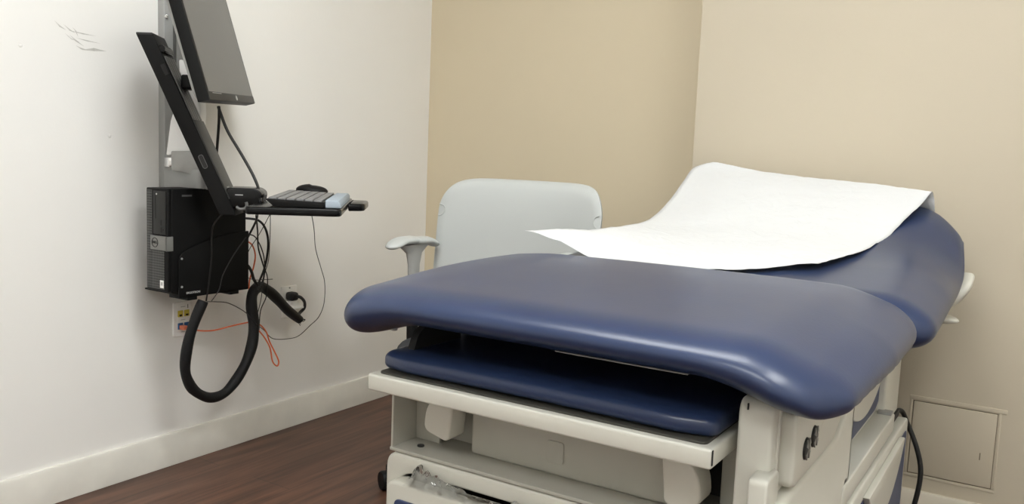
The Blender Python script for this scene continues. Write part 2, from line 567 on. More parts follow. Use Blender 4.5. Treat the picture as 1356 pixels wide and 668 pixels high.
def seat_f(c):
    u, v = c.x / SX, (c.y + SY) / (2 * SY)
    au = abs(u)
    w = c.z / 0.046
    top = 0.772 + 0.015 * sm(0.0, 0.75, v) + 0.005 * (1 - au * au) - (0.034 if u > 0 else 0.010) * sm(0.66, 1.03, au) - 0.008 * sm(0.72, 1.0, au) * sm(0.4, 0.0, v)
    bot = 0.713 - 0.034 * sm(0.52, 0.92, au) - 0.008 * sm(.85, 1, au) * sm(.5, .1, v)
    z = bot + (top - bot) * (w + 1) / 2
    x, y = TX + c.x, SCY + c.y
    if v < 0.5:
        y += 0.046 * sm(0.76, 1.0, au) ** 2 * (1 - v * 2)
        x -= math.copysign(0.018 * (1 - 2 * v) * sm(0.6, 1.0, au), u)
    if v > 0.8:
        x -= math.copysign(0.012 * sm(.8, 1, v) * sm(.8, 1, au), u)
    # fine vinyl gathers on the front corners
    g = sm(0.74, 0.92, au) * sm(0.45, 0.0, v) * (1 - .6 * sm(.2, 1, w))
    y += 0.0022 * g * math.sin(120 * c.x + 25 * c.z)
    g2 = sm(0.9, 1.0, au) * sm(.3, -.6, w)
    x -= math.copysign(0.0022 * g2 * math.sin(70 * c.y + 20 * c.z), u)
    return Vector((x, y, z))


bm = bmesh.new(); add_pad(bm, (SX, SY, 0.046), (0.052, 0.085, 0.046), seat_f, (44, 30, 4), 10)
seat = link('seat_cushion', bm, M_navy, tb, 60)

# back cushion ------------------------------------------------
BXc, BSX = 1.645, 0.445
BY0, BY1 = 1.695, 2.545
prof = [(1.60, .760), (1.70, .764), (1.80, .772), (1.95, .784), (2.10, .800), (2.22, .824), (2.32, .858), (2.40, .892), (2.47, .916), (2.55, .928)]
th = [(1.6, .105), (2.1, .115), (2.3, .115), (2.55, .105)]


def back_f(c):
    hy = (BY1 - BY0) / 2
    y = (BY0 + BY1) / 2 + c.y
    u = c.x / BSX
    w = c.z / 0.05            # -1 .. 1
    top = sinterp(prof, y)
    t = interp(th, y)
    z = top - t / 2 + w * t / 2
    au = abs(u)
    x = BXc + c.x
    z -= (0.030 if u > 0 else 0.060) * sm(0.62, 1.0, au) * (1 if w > 0 else 0.7) * sm(2.0, 2.3, y)
    z -= 0.010 * sm(0.8, 1.0, au)
    # plan rounding of the head end corners
    e = sm(2.25, 2.545, y)
    x -= math.copysign((0.020 if u > 0 else 0.075 * sm(2.0, 2.3, y)) * (e if u > 0 else 1) * au ** 3, u)
    y -= 0.075 * sm(0.55, 1.0, au) ** 2 * e
    # the cushion follows its slope at the head end
    y -= max(0, -w) * 0.030 * e
    return Vector((x, y, z))


bm = bmesh.new(); add_pad(bm, (BSX, (BY1 - BY0) / 2, 0.05), (0.11, 0.07, 0.05), back_f, (40, 44, 4), 8)
link('back_cushion', bm, M_navy, tb, 60)

# boards below the cushions
bm = bmesh.new(); add_box(bm, (1.33, 1.17, 0.694), (1.93, 1.70, 0.711), .004); link('seat_board', bm, M_void, tb)
bm = bmesh.new()
pr_ = [(y, sinterp(prof, y) - interp(th, y) - 0.001) for y in (1.72, 1.85, 2.0, 2.1, 2.2, 2.3, 2.4)]
add_prism(bm, pr_ + [(y, z - 0.014) for y, z in pr_[::-1]], 'x', 1.34, 1.94)
link('back_board', bm, M_void, tb)

# pull-out foot rest: tray + cushion + hinge bracket
TZ = 0.610
ft = 1.058
bm = bmesh.new()
add_prism(bm, rounded_poly([(1.305, ft), (1.905, ft), (1.905, 1.40), (1.305, 1.40)], [.008, .006, 0, 0], 4), 'z', TZ - .010, TZ + .018, bev=0.004)
tray = link('foot_tray', bm, M_shell, tb)
bm = bmesh.new()
add_prism(bm, rounded_poly([(1.318, ft + .014), (1.892, ft + .014), (1.892, 1.38), (1.318, 1.38)], .012, 4), 'z', TZ + .0165, TZ + .0215, bev=.001)
link('tray_gasket', bm, M_gasket, tray)
bm = bmesh.new(); add_box(bm, (1.9045, ft + .002, TZ - .004), (1.9058, ft + .006, TZ + .017), .0004); link('corner_seam', bm, M_void, tray)


def foot_f(c):
    u, v = c.x / 0.295, (c.y + .16) / .32
    return Vector((1.604 + c.x - 0.006 * u * (1 - v), 1.235 + c.y + .012 * sm(.8, 1, abs(u)) * (1 - v), 0.6465 + c.z + 0.003 * (1 - u * u)))


bm = bmesh.new(); add_pad(bm, (0.301, 0.160, 0.0165), (0.016, 0.026, 0.013), foot_f, (30, 12, 2), 5)
link('foot_cushion', bm, M_navy, tray, 60)
# hinge bracket seen at the left between the pads
bm = bmesh.new()
add_prism(bm, rounded_poly([(1.12, 0.652), (1.26, 0.652), (1.26, 0.700), (1.17, 0.708), (1.135, 0.690)], .012, 4), 'x', 1.338, 1.352)
hb_ = link('hinge_bracket', bm, M_void, tb)
bm = bmesh.new(); add_cyl(bm, (1.326, 1.165, .682), (1.338, 1.165, .682), .006, bev=.001); link('hinge_bolt', bm, M_chrome, hb_)
bm = bmesh.new(); add_cyl(bm, (1.31, 1.12, .712), (1.31, 1.12, .693), .006, bev=.001); link('cushion_bolt', bm, M_track, tb)
bm = bmesh.new(); add_box(bm, (1.33, 1.30, 0.652), (1.90, 1.32, 0.686), 0); add_box(bm, (1.33, 1.32, .632), (1.93, 1.335, .687), 0)
link('rear_baffle', bm, M_void, tb)
bm = bmesh.new(); add_box(bm, (1.64, 1.100, 0.7108), (1.85, 1.11, 0.7128), .001); link('front_stay', bm, M_track, tb)

# cavity below the tray -----------------------------------------
bm = bmesh.new()
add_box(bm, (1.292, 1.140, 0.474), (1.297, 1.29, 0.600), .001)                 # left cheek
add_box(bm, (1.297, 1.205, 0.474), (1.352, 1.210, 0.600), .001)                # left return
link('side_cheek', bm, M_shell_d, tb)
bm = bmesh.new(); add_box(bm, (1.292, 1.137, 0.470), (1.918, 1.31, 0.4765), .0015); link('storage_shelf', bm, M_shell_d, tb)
bm = bmesh.new(); add_cyl(bm, (1.335, 1.172, .476), (1.335, 1.172, .4795), .0065, bev=.001); link('shelf_bolt', bm, M_dgrey, tb)
bm = bmesh.new()
add_box(bm, (1.425, 1.198, 0.4765), (1.83, 1.225, 0.604), .006)
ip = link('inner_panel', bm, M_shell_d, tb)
bm = bmesh.new(); add_prism(bm, rounded_poly([(1.580, .498), (1.612, .498), (1.612, .536), (1.580, .536)], .006, 4), 'y', 1.1955, 1.200, bev=.0012)
link('square_button', bm, M_shell_d, ip)
bm = bmesh.new(); add_box(bm, (1.40, 1.285, 0.4765), (1.918, 1.29, 0.604), 0); link('storage_back', bm, M_void, tb)
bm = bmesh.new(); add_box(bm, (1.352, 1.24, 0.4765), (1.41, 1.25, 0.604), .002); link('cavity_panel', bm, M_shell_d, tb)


for cx, s in ((1.380, 1), (1.835, -1)):
    bm = bmesh.new()
    cz = 0.5385 if s > 0 else 0.534
    out = [(-.030, -.024), (.018, -.036), (.027, -.030), (.034, .042), (-.006, .042), (-.026, .016)]
    out = [(cx + s * x, cz + z) for x, z in out]
    add_prism(bm, rounded_poly(out, [.014, .010, .008, .006, .016, .022], 4), 'y', 1.158 if s > 0 else 1.148, 1.204 if s > 0 else 1.197, bev=.0035, seg=3)
    add_cyl(bm, (cx + s * .01, 1.20, .560), (cx + s * .01, 1.285, .560), .010)
    st = link('stirrup', bm, M_shell, tb, 60)
    st['label'] = 'folded stirrup end at the %s of the storage cavity' % ('left' if s > 0 else 'right')
bm = bmesh.new(); add_box(bm, (1.866, 1.23, 0.4765), (1.916, 1.245, 0.58), .002); link('slide_rail_cover', bm, M_shell_d, tb)

# lower cabinet --------------------------------------------------
bm = bmesh.new()
outer = rounded_poly([(1.285, 0.06), (1.925, 0.06), (1.925, 0.468), (1.285, 0.468)], [.004, .004, .004, .028], 6)
hole = rounded_poly([(1.312, 0.08), (1.915, 0.08), (1.915, 0.437), (1.312, 0.437)], [.01, .01, .02, .04], 6)
add_prism(bm, outer, 'y', 1.137, 1.165, holes=[hole[::-1]], bev=.005)
link('cabinet_frame', bm, M_shell, tb)
bm = bmesh.new()
add_box(bm, (1.285, 1.16, 0.06), (1.290, BYR, 0.468), .001)
add_box(bm, (1.285, 1.31, 0.468), (1.290, BYR, 0.66), .001)
link('left_side_panel', bm, M_shell, tb)
bm = bmesh.new(); add_box(bm, (1.291, 1.20, 0.05), (1.90, BYR - .02, 0.462), 0); link('cabinet_core', bm, M_void, tb)
bm = bmesh.new(); add_box(bm, (1.33, 1.22, 0.0), (1.88, BYR - .06, 0.055), .004); link('plinth', bm, M_black, tb)
for z0, z1 in ((0.250, 0.428), (0.085, 0.243)):
    bm = bmesh.new()
    add_prism(bm, rounded_poly([(1.305, z0), (1.912, z0), (1.912, z1), (1.305, z1)], [.008, .008, .02, .024], 6), 'y', 1.112, 1.150, bev=.007)
    dr = link('drawer', bm, M_shell, tb)
    bm = bmesh.new()
    add_prism(bm, rounded_poly([(1.328, z0 + .02), (1.890, z0 + .02), (1.890, z1 - .030), (1.328, z1 - .030)], .012, 5), 'y', 1.1085, 1.114, bev=.0015)
    link('drawer_insert', bm, M_navy_flat, dr)

# right side shell -------------------------------------------------
OX = 1.966
bm = bmesh.new()
outer = rounded_poly([(1.118, 0.05), (2.325, 0.05), (2.325, 0.640), (2.10, .655), (1.60, .668), (1.30, .690), (1.118, 0.688)], [.004, .004, .02, 0, 0, 0, .022], 5)
op = rounded_poly([(1.555, 0.440), (2.105, 0.440), (2.105, 0.575), (1.575, 0.580)], [.012, .012, .02, .03], 5)
add_prism(bm, outer, 'x', 1.918, OX, holes=[op[::-1]], bev=.006)
rs = link('right_side_panel', bm, M_shell, tb)
# long groove moulded on the corner
bm = bmesh.new(); add_box(bm, (1.9655, 1.140, 0.575), (1.9685, 1.150, 0.684), .001); link('corner_rib', bm, M_shell, rs)
bm = bmesh.new(); add_box(bm, (1.930, 1.1172, 0.674), (1.932, 1.120, 0.683), .0003); link('corner_slot', bm, M_void, rs)
# stepped skirt
bm = bmesh.new()
sk = rounded_poly([(1.118, 0.05), (1.60, 0.05), (1.60, 0.632), (1.575, 0.628), (1.505, 0.556), (1.118, 0.552)], [.004, .004, .003, .03, .04, .004], 5)
add_prism(bm, sk, 'x', OX - .01, 1.985, bev=.009)
link('side_skirt', bm, M_shell, rs)
bm = bmesh.new(); add_prism(bm, rounded_poly([(1.080, 0.45), (1.140, 0.45), (1.140, 0.595), (1.080, 0.595)], .010, 4), 'x', 1.948, 1.974, bev=.004)
link('corner_block', bm, M_shell, rs)
bm = bmesh.new(); add_prism(bm, rounded_poly([(1.160, 0.560), (1.42, 0.560), (1.49, .60), (1.49, 0.668), (1.160, 0.668)], [.016, .02, .02, .006, .012], 5), 'x', 1.955, 1.987, bev=.006)
ob = link('outlet_box', bm, M_shell, rs)
for oy, oz in ((1.222, 0.604), (1.268, 0.610)):
    bm = bmesh.new(); add_lathe(bm, [(0.0001, .004), (.0135, .004), (.0155, .003), (.0165, 0)], 28, Matrix.Translation((1.987, oy, oz)) @ Matrix.Rotation(PI / 2, 4, 'Y'))
    so = link('socket', bm, M_dgrey, ob)
    bm = bmesh.new()
    for a in range(2):
        for s in (-1, 1):
            add_prism(bm, [(oy, oz), (oy + s * .013 * (1 if a else .5), oz + (.006 if a else .015) * 1), (oy + s * .013 * (.5 if a else 1), oz + (.015 if a else .006) * 1)] if a else
                      [(oy, oz), (oy + s * .013, oz - .006), (oy + s * .006, oz - .015)], 'x', 1.990, 1.9918)
    link('socket_face', bm, M_plate, so)

# recess behind the opening
bm = bmesh.new()
add_box(bm, (1.900, 1.545, 0.400), (1.988, 2.115, 0.442), .004)
link('recess_ledge', bm, M_shell, rs)
bm = bmesh.new(); add_box(bm, (1.895, 1.55, 0.43), (1.903, 2.12, 0.62), .001); link('recess_back', bm, M_void, rs)
bm = bmesh.new()
dpo = rounded_poly([(1.545, 0.444), (2.09, 0.444), (2.15, 0.48), (2.16, 0.62), (1.545, 0.62)], [.004, .05, .04, .01, .004], 6)
add_prism(bm, dpo, 'x', 1.905, 1.950, bev=.004)
sd = link('side_drawer', bm, M_shell, tb)
bm = bmesh.new()
dpi = rounded_poly([(1.55, 0.455), (2.082, 0.455), (2.136, 0.487), (2.146, 0.61), (1.55, 0.61)], [.004, .04, .035, .01, .004], 6)
add_prism(bm, dpi, 'x', 1.9495, 1.9515); link('drawer_insert', bm, M_navy_flat, sd)


def halfmoon(bm, y0, y1, ztop, drop, x0, x1):
    n = 18
    pts = [(y0 + (y1 - y0) * i / n, ztop - drop * math.sin(PI * i / n) ** 0.75) for i in range(n + 1)]
    add_prism(bm, [(y1, ztop), (y0, ztop)][::-1] + [p for p in pts[::-1] if p not in (pts[0], pts[-1])], 'x', x0, x1, bev=.003)


bm = bmesh.new(); halfmoon(bm, 1.64, 2.06, 0.560, 0.066, 1.951, 1.966); link('finger_pull', bm, M_shell, sd)
bm = bmesh.new(); add_box(bm, (1.953, 2.085, .441), (1.984, 2.115, .448), .001)
link('slide_rail', bm, M_alu, rs)
bm = bmesh.new(); add_box(bm, (1.972, 1.560, 0.4415), (1.985, 1.585, 0.452), .002); link('slide_stop', bm, M_rail, rs)
# lower side drawer
bm = bmesh.new()
add_prism(bm, rounded_poly([(1.612, 0.09), (2.36, 0.09), (2.36, 0.375), (1.612, 0.388)], [.01, .02, .02, .01], 5), 'x', 1.965, 1.990, bev=.005)
ls = link('lower_side_drawer', bm, M_shell, tb)
bm = bmesh.new(); add_prism(bm, rounded_poly([(1.64, 0.11), (2.335, 0.11), (2.335, 0.348), (1.64, 0.355)], .02, 5), 'x', 1.9895, 1.9915); link('drawer_insert', bm, M_navy_flat, ls)
bm = bmesh.new(); halfmoon(bm, 1.74, 2.21, 0.362, 0.105, 1.990, 2.004); link('finger_pull', bm, M_shell, ls)
bm = bmesh.new(); add_box(bm, (1.9665, 1.60, 0.386), (1.972, 2.32, 0.402), 0); link('drawer_gap', bm, M_void, rs)

# parts under the head end: roll holder end and lever
bm = bmesh.new()
add_pad(bm, (0.026, 0.060, 0.036), (0.020, 0.040, 0.030), lambda c: Vector((2.069 + c.x + .02 * (c.z / .032), 2.36 + c.y, .715 + c.z + .25 * c.y)), (2, 8, 6), 5)
link('roll_holder_end', bm, M_shell, tb, 60)
bm = bmesh.new(); add_cyl(bm, (1.40, 2.36, .71), (2.075, 2.36, .71), .010); link('roll_rod', bm, M_alu, tb)
bm = bmesh.new()
add_pad(bm, (0.050, 0.026, 0.012), (0.044, 0.024, 0.012), lambda c: Vector((2.032 + c.x, 2.38 + c.y, .637 + c.z - .25 * max(0, c.x) ** 2 * 40 * .1)), (6, 3, 2), 5)
link('release_lever', bm, M_shell, tb, 60)
bm = bmesh.new(); add_box(bm, (1.93, 2.30, 0.628), (1.985, 2.41, 0.640), .002); link('lever_bracket', bm, M_alu, tb)
bm = bmesh.new()
add_tube(bm, [(1.94, 2.33, .37), (1.968, 2.37, .385), (1.985, 2.40, .345), (2.012, 2.40, .285), (2.026, 2.40, .23), (2.024, 2.40, .17), (2.012, 2.40, .10), (1.99, 2.41, .03), (1.98, 2.45, .007), (2.02, 2.55, .007)], .0065, 10)
link('power_cord', bm, M_cable, tb, 60)

# clear plastic film poking out above the drawer
bm = bmesh.new()
n_, k_ = 70, 9
grid = []
for i in range(n_ + 1):
    row = []
    x = 1.350 + 0.27 * i / n_
    amp = interp([(0, 0.4), (.08, 1.3), (.22, .8), (.5, .35), (.72, .25), (.82, .75), (1, .15)], i / n_)
    for j in range(k_ + 1):
        w = j / k_
        z = 0.4285 + amp * (0.024 * math.sin(PI * w) + 0.016 * mn.noise(Vector((x * 75, w * 5, 2))) * math.sin(PI * w))
        y = 1.1365 - 0.028 * w + 0.007 * mn.noise(Vector((x * 90, w * 6, 9)))
        row.append(bm.verts.new((x + .003 * mn.noise(Vector((x * 80, w * 6, 4))), min(y, 1.1362), max(z, .4283))))
    grid.append(row)
for i in range(n_):
    for j in range(k_):
        bm.faces.new((grid[i][j], grid[i + 1][j], grid[i + 1][j + 1], grid[i][j + 1]))
film = tag(link('plastic_film', bm, M_film, ang=70), 'crumpled clear plastic film stuck above the top front drawer', 'plastic film')

# ------------------------------------------------------------------ exam paper
Lp = [(1.250, 1.640, .836), (1.262, 1.74, .834), (1.283, 1.86, .829), (1.295, 2.02, .828), (1.300, 2.175, .835), (1.300, 2.26, .848), (1.300, 2.33, .873), (1.300, 2.405, .910), (1.302, 2.468, .948), (1.310, 2.525, .989), (1.366, 2.535, 1.009)]
Rp = [(1.838, 1.895, .796), (1.850, 1.96, .800), (1.868, 2.04, .806), (1.886, 2.12, .813), (1.900, 2.208, .824), (1.917, 2.27, .842), (1.932, 2.325, .867), (1.948, 2.365, .893), (1.966, 2.40, .918), (1.978, 2.43, .940), (1.985, 2.45, .953)]
NS, NT = 44, 60
Ls, Rs = spline(Lp, 6), spline(Rp, 6)
bm = bmesh.new(); rows = []
for j in range(len(Ls)):
    row = []
    a, c = Ls[j], Rs[j]
    for i in range(NS + 1):
        s = i / NS
        p = a.lerp(c, s)
        t = j / (len(Ls) - 1)
        # front edge: lies close to the joint between the cushions, torn
        if t < 0.30:
            k = (1 - t / 0.30)
            fy = 1.700 + 0.14 * s ** 3 + 0.055 * sm(.6, 1, s)
            p.y += (fy - p.y) * k * sm(0.0, 0.22, s) * sm(1.0, 0.80, s)
        base = sinterp(prof, p.y) + 0.006
        drop = sm(0.0, 0.30, s) * sm(1.0, 0.86, s)
        lift = interp([(1.6, .002), (1.9, .006), (2.2, .010), (2.4, .030), (2.55, .065)], p.y)
        zc = base + lift
        p.z = p.z + (max(zc, .7) - p.z) * drop if t < .72 else p.z + (max(zc, p.z - .012) - p.z) * drop
        p.z += 0.004 * mn.noise(Vector((p.x * 9, p.y * 9, 3))) + 0.0016 * mn.noise(Vector((p.x * 38, p.y * 38, 1)))
        p.z = max(p.z, sinterp(prof, p.y) + .004 if 1.25 < p.x < 1.9 else -9)
        if j == 0:
            p.y += 0.006 * mn.noise(Vector((s * 26, 0, 5)))
            p.z += 0.003 * mn.noise(Vector((s * 21, 2, 5)))
        row.append(bm.verts.new(p))
    rows.append(row)
# the part that turns over the head end and hangs behind it
for q, (dy, dz) in enumerate(((.022, -.002), (.034, -.022), (.036, -.055))):
    row = []
    for i in range(NS + 1):
        p = rows[len(Ls) - 1][i].co
        row.append(bm.verts.new((p.x + .004 * q, min(p.y + dy, 2.597), p.z + dz + .0015 * mn.noise(Vector((i * .6, q, 8))))))
    rows.append(row)
for j in range(len(rows) - 1):
    for i in range(NS):
        bm.faces.new((rows[j][i], rows[j][i + 1], rows[j + 1][i + 1], rows[j + 1][i]))
pp = tag(link('exam_paper', bm, M_paper, ang=180), 'white exam paper sheet draped over the raised head of the navy table', 'paper sheet')
sol = pp.modifiers.new('thickness', 'SOLIDIFY'); sol.thickness = 0.0006; sol.offset = 0

# ------------------------------------------------------------------ office chair
CX, CY = 0.893, 2.02
ch = thing('office_chair', 'light grey plastic-backed swivel chair with armrests behind the table', 'office chair', (CX, CY, 0))


def back_shell():
    bm = bmesh.new()
    hw, z0, z1 = 0.288, 0.50, 0.929
    NU, NV = 40, 30
    front, rear = [], []
    for a in range(2):
        g = []
        for j in range(NV + 1):
            v = -1 + 2 * j / NV
            row = []
            for i in range(NU + 1):
                u = -1 + 2 * i / NU
                # square to superellipse
                n = 7.0
                m_ = max(abs(u), abs(v))
                r = (abs(u) ** n + abs(v) ** n) ** (1 / n)
                uu, vv = (u * m_ / r, v * m_ / r) if r > 0 else (0, 0)
                x = uu * hw * (1.0 - 0.05 * sm(0.55, 1.0, vv))
                z = (z0 + z1) / 2 + vv * (z1 - z0) / 2
                e = max(abs(uu), abs(vv))
                edge = 1 - sm(0.93, 1.0, m_)
                y = 2.215 - 0.060 * uu * uu + 0.02 * vv + 0.028 * max(0, vv) ** 4
                y += (-0.012 if a == 0 else 0.012) * (0.25 + 0.75 * edge)
                row.append(bm.verts.new((CX + x, y, z)))
            g.append(row)
        for j in range(NV):
            for i in range(NU):
                q = (g[j][i], g[j][i + 1], g[j + 1][i + 1], g[j + 1][i])
                bm.faces.new(q if a == 0 else q[::-1])
        (front if a == 0 else rear).extend(g)
    def rim(g):
        return g[0][:] + [g[j][NU] for j in range(1, NV + 1)] + g[NV][:-1][::-1] + [g[j][0] for j in range(NV - 1, 0, -1)]
    A, B = rim(front), rim(rear)
    for i in range(len(A)):
        bm.faces.new((A[i], B[i], B[(i + 1) % len(A)], A[(i + 1) % len(A)]))
    return bm


bk = link('backrest', back_shell(), M_chair, ch, 60)
for s in (-1, 1):
    bm = bmesh.new()
    pts = []
    for k in range(11):
        a = PI * k / 10
        x = CX + s * (0.283 - 0.020 * math.sin(a)); z = 0.842 - 0.018 + 0.018 * math.cos(a)
        u = (x - CX) / .288
        vv = (z - .7145) / .2145
        pts.append((x, 2.215 - .060 * u * u + .02 * vv + .028 * max(0, vv) ** 4 - .0112, z))
    add_tube(bm, pts, 0.0016, 6, 2)
    link('clip_seam', bm, M_chair, bk)
bm = bmesh.new(); add_pad(bm, (0.235, 0.19, 0.035), (0.10, 0.10, 0.035), lambda c: Vector((CX + .012 + c.x, 2.02 + c.y, 0.435 + c.z - .03 * sm(.1, .24, -c.y))), (14, 14, 3), 6)
link('seat', bm, M_fabric, ch, 60)
bm = bmesh.new(); add_tube(bm, [(CX, 2.10, .392), (CX, 2.21, .40), (CX, 2.25, .50), (CX, 2.243, .60)], .018, 12); link('back_support', bm, M_chair_d, ch)
for s in (-1, 1):
    ax = CX + s * 0.275
    bm = bmesh.new()
    add_tube(bm, [(ax - s * .16, 2.03, .393), (ax - s * .02, 2.03, .398), (ax, 2.03, .47), (ax, 2.03, .58)], .018, 12, rfun=None)
    lower = link('arm_bracket', bm, M_black, ch)
    bm = bmesh.new()
    # T shaped post flaring to the pad
    secs = [(.55, .022, .010), (.66, .026, .011), (.695, .036, .012), (.712, .060, .014), (.722, .085, .015)]
    ring = []
    for z, ly, lx in secs:
        ring.append([bm.verts.new((ax + lx * math.cos(2 * PI * k / 20), 2.03 + ly * math.sin(2 * PI * k / 20), z)) for k in range(20)])
    for i in range(len(ring) - 1):
        for k in range(20):
            bm.faces.new((ring[i][k], ring[i][(k + 1) % 20], ring[i + 1][(k + 1) % 20], ring[i + 1][k]))
    bm.faces.new(ring[0][::-1]); bm.faces.new(ring[-1])
    arm = link('arm_post', bm, M_chair_d, ch, 60)
    bm = bmesh.new()
    add_pad(bm, (0.030, 0.118, 0.013), (0.030, 0.045, 0.013), lambda c: Vector((ax + c.x * (1 - .0 * c.y), 2.025 + c.y, .732 + c.z - .016 * sm(.05, .118, abs(c.y)) + .004 * (c.y < 0))), (2, 14, 2), 6)
    link('armrest', bm, M_chair_d if False else M_chair, arm, 60)
bm = bmesh.new(); add_cyl(bm, (CX, CY, .09), (CX, CY, .25), .030); add_cyl(bm, (CX, CY, .25), (CX, CY, .385), .018); link('gas_column', bm, M_black, ch)
bm = bmesh.new(); add_box(bm, (CX - .10, CY - .12, .380), (CX + .10, CY + .12, .404), .008); link('seat_plate', bm, M_black, ch)
bm = bmesh.new()
add_cyl(bm, (CX, CY, .075), (CX, CY, .13), .045, .036, bev=.004)
spots = []
a0 = math.atan2(1.885 - CY, 0.660 - CX)
for k in range(5):
    a = a0 + k * 2 * PI / 5
    L_ = math.hypot(1.885 - CY, .660 - CX)
    e = Vector((CX + L_ * math.cos(a), CY + L_ * math.sin(a), 0))
    spots.append((e, a))
    add_tube(bm, [(CX, CY, .105), (CX + .5 * (e.x - CX), CY + .5 * (e.y - CY), .095), (e.x, e.y, .072)], .02, 10, rfun=lambda t: .024 - .010 * t)
base = link('base', bm, M_black, ch, 50)
wheel_me = None
for e, a in spots:
    c = bpy.data.objects.new('caster', None)
    bm = bmesh.new()
    wa = a0 + .55
    ax_ = Vector((math.cos(wa), math.sin(wa), 0))
    for s in (-1, 1):
        M4 = Matrix.Translation(e + Vector((0, 0, .029))) @ Vector((0, 0, 1)).rotation_difference(ax_ * s).to_matrix().to_4x4()
        add_lathe(bm, [(.0001, .006), (.022, .006), (.029, .008), (.029, .020), (.026, .024), (.020, .0235), (.0001, .023)], 26, M4)
    add_cyl(bm, e + Vector((0, 0, .03)), e + Vector((0, 0, .075)), .008)
    link('caster', bm, M_black, ch, 50)
    bpy.data.objects.remove(c)

# ------------------------------------------------------------------ wall-mounted workstation
# wall data plate
dp = thing('data_wall_plate', 'white wall plate with two yellow and two blue network jacks', 'wall plate', (0, 1.661, .404))
y0, y1, z0, z1 = 1.627, 1.692, .404, .513
bm = bmesh.new(); add_box(bm, (0, y0, z0), (.007, y1, z1), .004); link('plate', bm, M_white_pl, dp)
bm = bmesh.new(); add_box(bm, (.0068, y0 + .012, z0 + .012), (.0082, y1 - .010, z1 - .008), .0008); link('insert', bm, M_white_pl, dp)
ym = (y0 + y1) / 2
for zz, mm, nm in ((.476, M_yellow, 'yellow network jack'), (.437, M_blue, 'blue network jack')):
    for s in (-1, 1):
        yy = ym + .001 + s * .0115
        bm = bmesh.new(); add_box(bm, (.008, yy - .0088, zz - .010), (.0115, yy + .0088, zz + .010), .0012)
        j = link('jack', bm, mm, dp); j['label'] = nm
        bm = bmesh.new(); add_prism(bm, [(yy - .005, zz - .002), (yy + .005, zz - .002), (yy + .005, zz - .006), (yy + .002, zz - .008), (yy - .002, zz - .008), (yy - .005, zz - .006)], 'x', .0112, .0119)
        link('port', bm, M_black, j)
for yy, zz in ((ym, .497), (ym, .456), (ym, .418)):
    bm = bmesh.new(); add_box(bm, (.008, yy - .008, zz - .0012), (.0086, yy + .008, zz + .0012), 0); link('plate_print', bm, M_chair, dp, smooth=False)
bm = bmesh.new(); add_box(bm, (.008, y1 - .016, z1 - .022), (.0087, y1 - .014, z1 - .010), 0); link('label_slot', bm, M_black, dp, smooth=False)

# power outlet
po = thing('power_outlet', 'white duplex power outlet plate with a black plug', 'power outlet', (0, 2.098, .402))
bm = bmesh.new(); add_box(bm, (0, 2.062, .402), (.007, 2.134, .515), .003); link('plate', bm, M_white_pl, po)
for zz in (.483, .432):
    bm = bmesh.new()
    add_prism(bm, rounded_poly([(2.081, zz - .014), (2.115, zz - .014), (2.115, zz + .014), (2.081, zz + .014)], .009, 4), 'x', .0065, .0095)
    link('receptacle', bm, M_white_pl, po)
for zz in (.457, .508):
    bm = bmesh.new(); add_cyl(bm, (.006, 2.098, zz), (.0085, 2.098, zz), .003); link('screw', bm, M_track, po)
bm = bmesh.new()
add_pad(bm, (.020, .017, .015), (.012, .010, .010), lambda c: Vector((.0305 + c.x, 2.088 + c.y, .482 + c.z)), (3, 3, 3), 4)
add_tube(bm, [(.042, 2.088, .484), (.056, 2.102, .480), (.060, 2.118, .462), (.056, 2.122, .440), (.050, 2.110, .425), (.062, 2.085, .42), (.078, 2.05, .43)], .0055, 8)
tag(link('power_plug', bm, M_cable), 'black right-angle plug with looped cord in the upper outlet socket', 'power plug')
bm = bmesh.new()
add_box(bm, (.0095, 2.072, .444), (.040, 2.106, .4665), .004)
add_box(bm, (.030, 2.074, .4385), (.058, 2.132, .4475), .004)
tag(link('plug_adapter', bm, M_white_pl), 'white plug adapter in the lower outlet socket', 'plug adapter')

# desktop computer -------------------------------------------------
PX0, PX1, PY0, PY1, PZ0, PZ1 = .104, .200, 1.470, 1.740, .5815, .874
pc = thing('desktop_computer', 'slim black desktop computer held upright against the white wall', 'desktop computer', (.152, 1.605, PZ0))
bm = bmesh.new(); add_box(bm, (PX0, PY0 + .012, PZ0), (PX1, PY1, PZ1), .003); link('case', bm, M_black_metal, pc)
bm = bmesh.new()
add_box(bm, (PX0, PY0, PZ0 + .004), (PX1, PY0 + .0125, PZ1), .003); fb = link('front_bezel', bm, M_black, pc)
bm = bmesh.new()
add_box(bm, (PX0 + .003, PY0 - .0012, PZ0 + .010), (PX0 + .026, PY0 + .001, PZ1 - .006), .0004)
add_box(bm, (PX0 + .026, PY0 - .0012, PZ0 + .010), (PX1 - .016, PY0 + .001, PZ0 + .118), .0004)
link('front_grille', bm, M_grille, fb)
bm = bmesh.new(); add_box(bm, (PX0 + .034, PY0 - .0022, PZ0 + .165), (PX1 - .008, PY0 + .001, PZ1 - .008), .0008); dbay = link('drive_bay', bm, M_dgrey, fb)
bm = bmesh.new()
add_box(bm, (PX0 + .044, PY0 - .003, PZ1 - .085), (PX0 + .0455, PY0 - .002, PZ1 - .02), 0)
link('disc_slot', bm, M_void, fb, smooth=False)
for za in (.190, .170):
    bm = bmesh.new(); add_box(bm, (PX0 + .066, PY0 - .003, PZ0 + za), (PX0 + .072, PY0 - .002, PZ0 + za + .015), 0); link('front_port', bm, M_void, fb, smooth=False)
bm = bmesh.new(); add_cyl(bm, (PX0 + .078, PY0 - .003, PZ0 + .178), (PX0 + .078, PY0 - .002, PZ0 + .178), .0028, seg=12); link('audio_port', bm, M_void, fb)
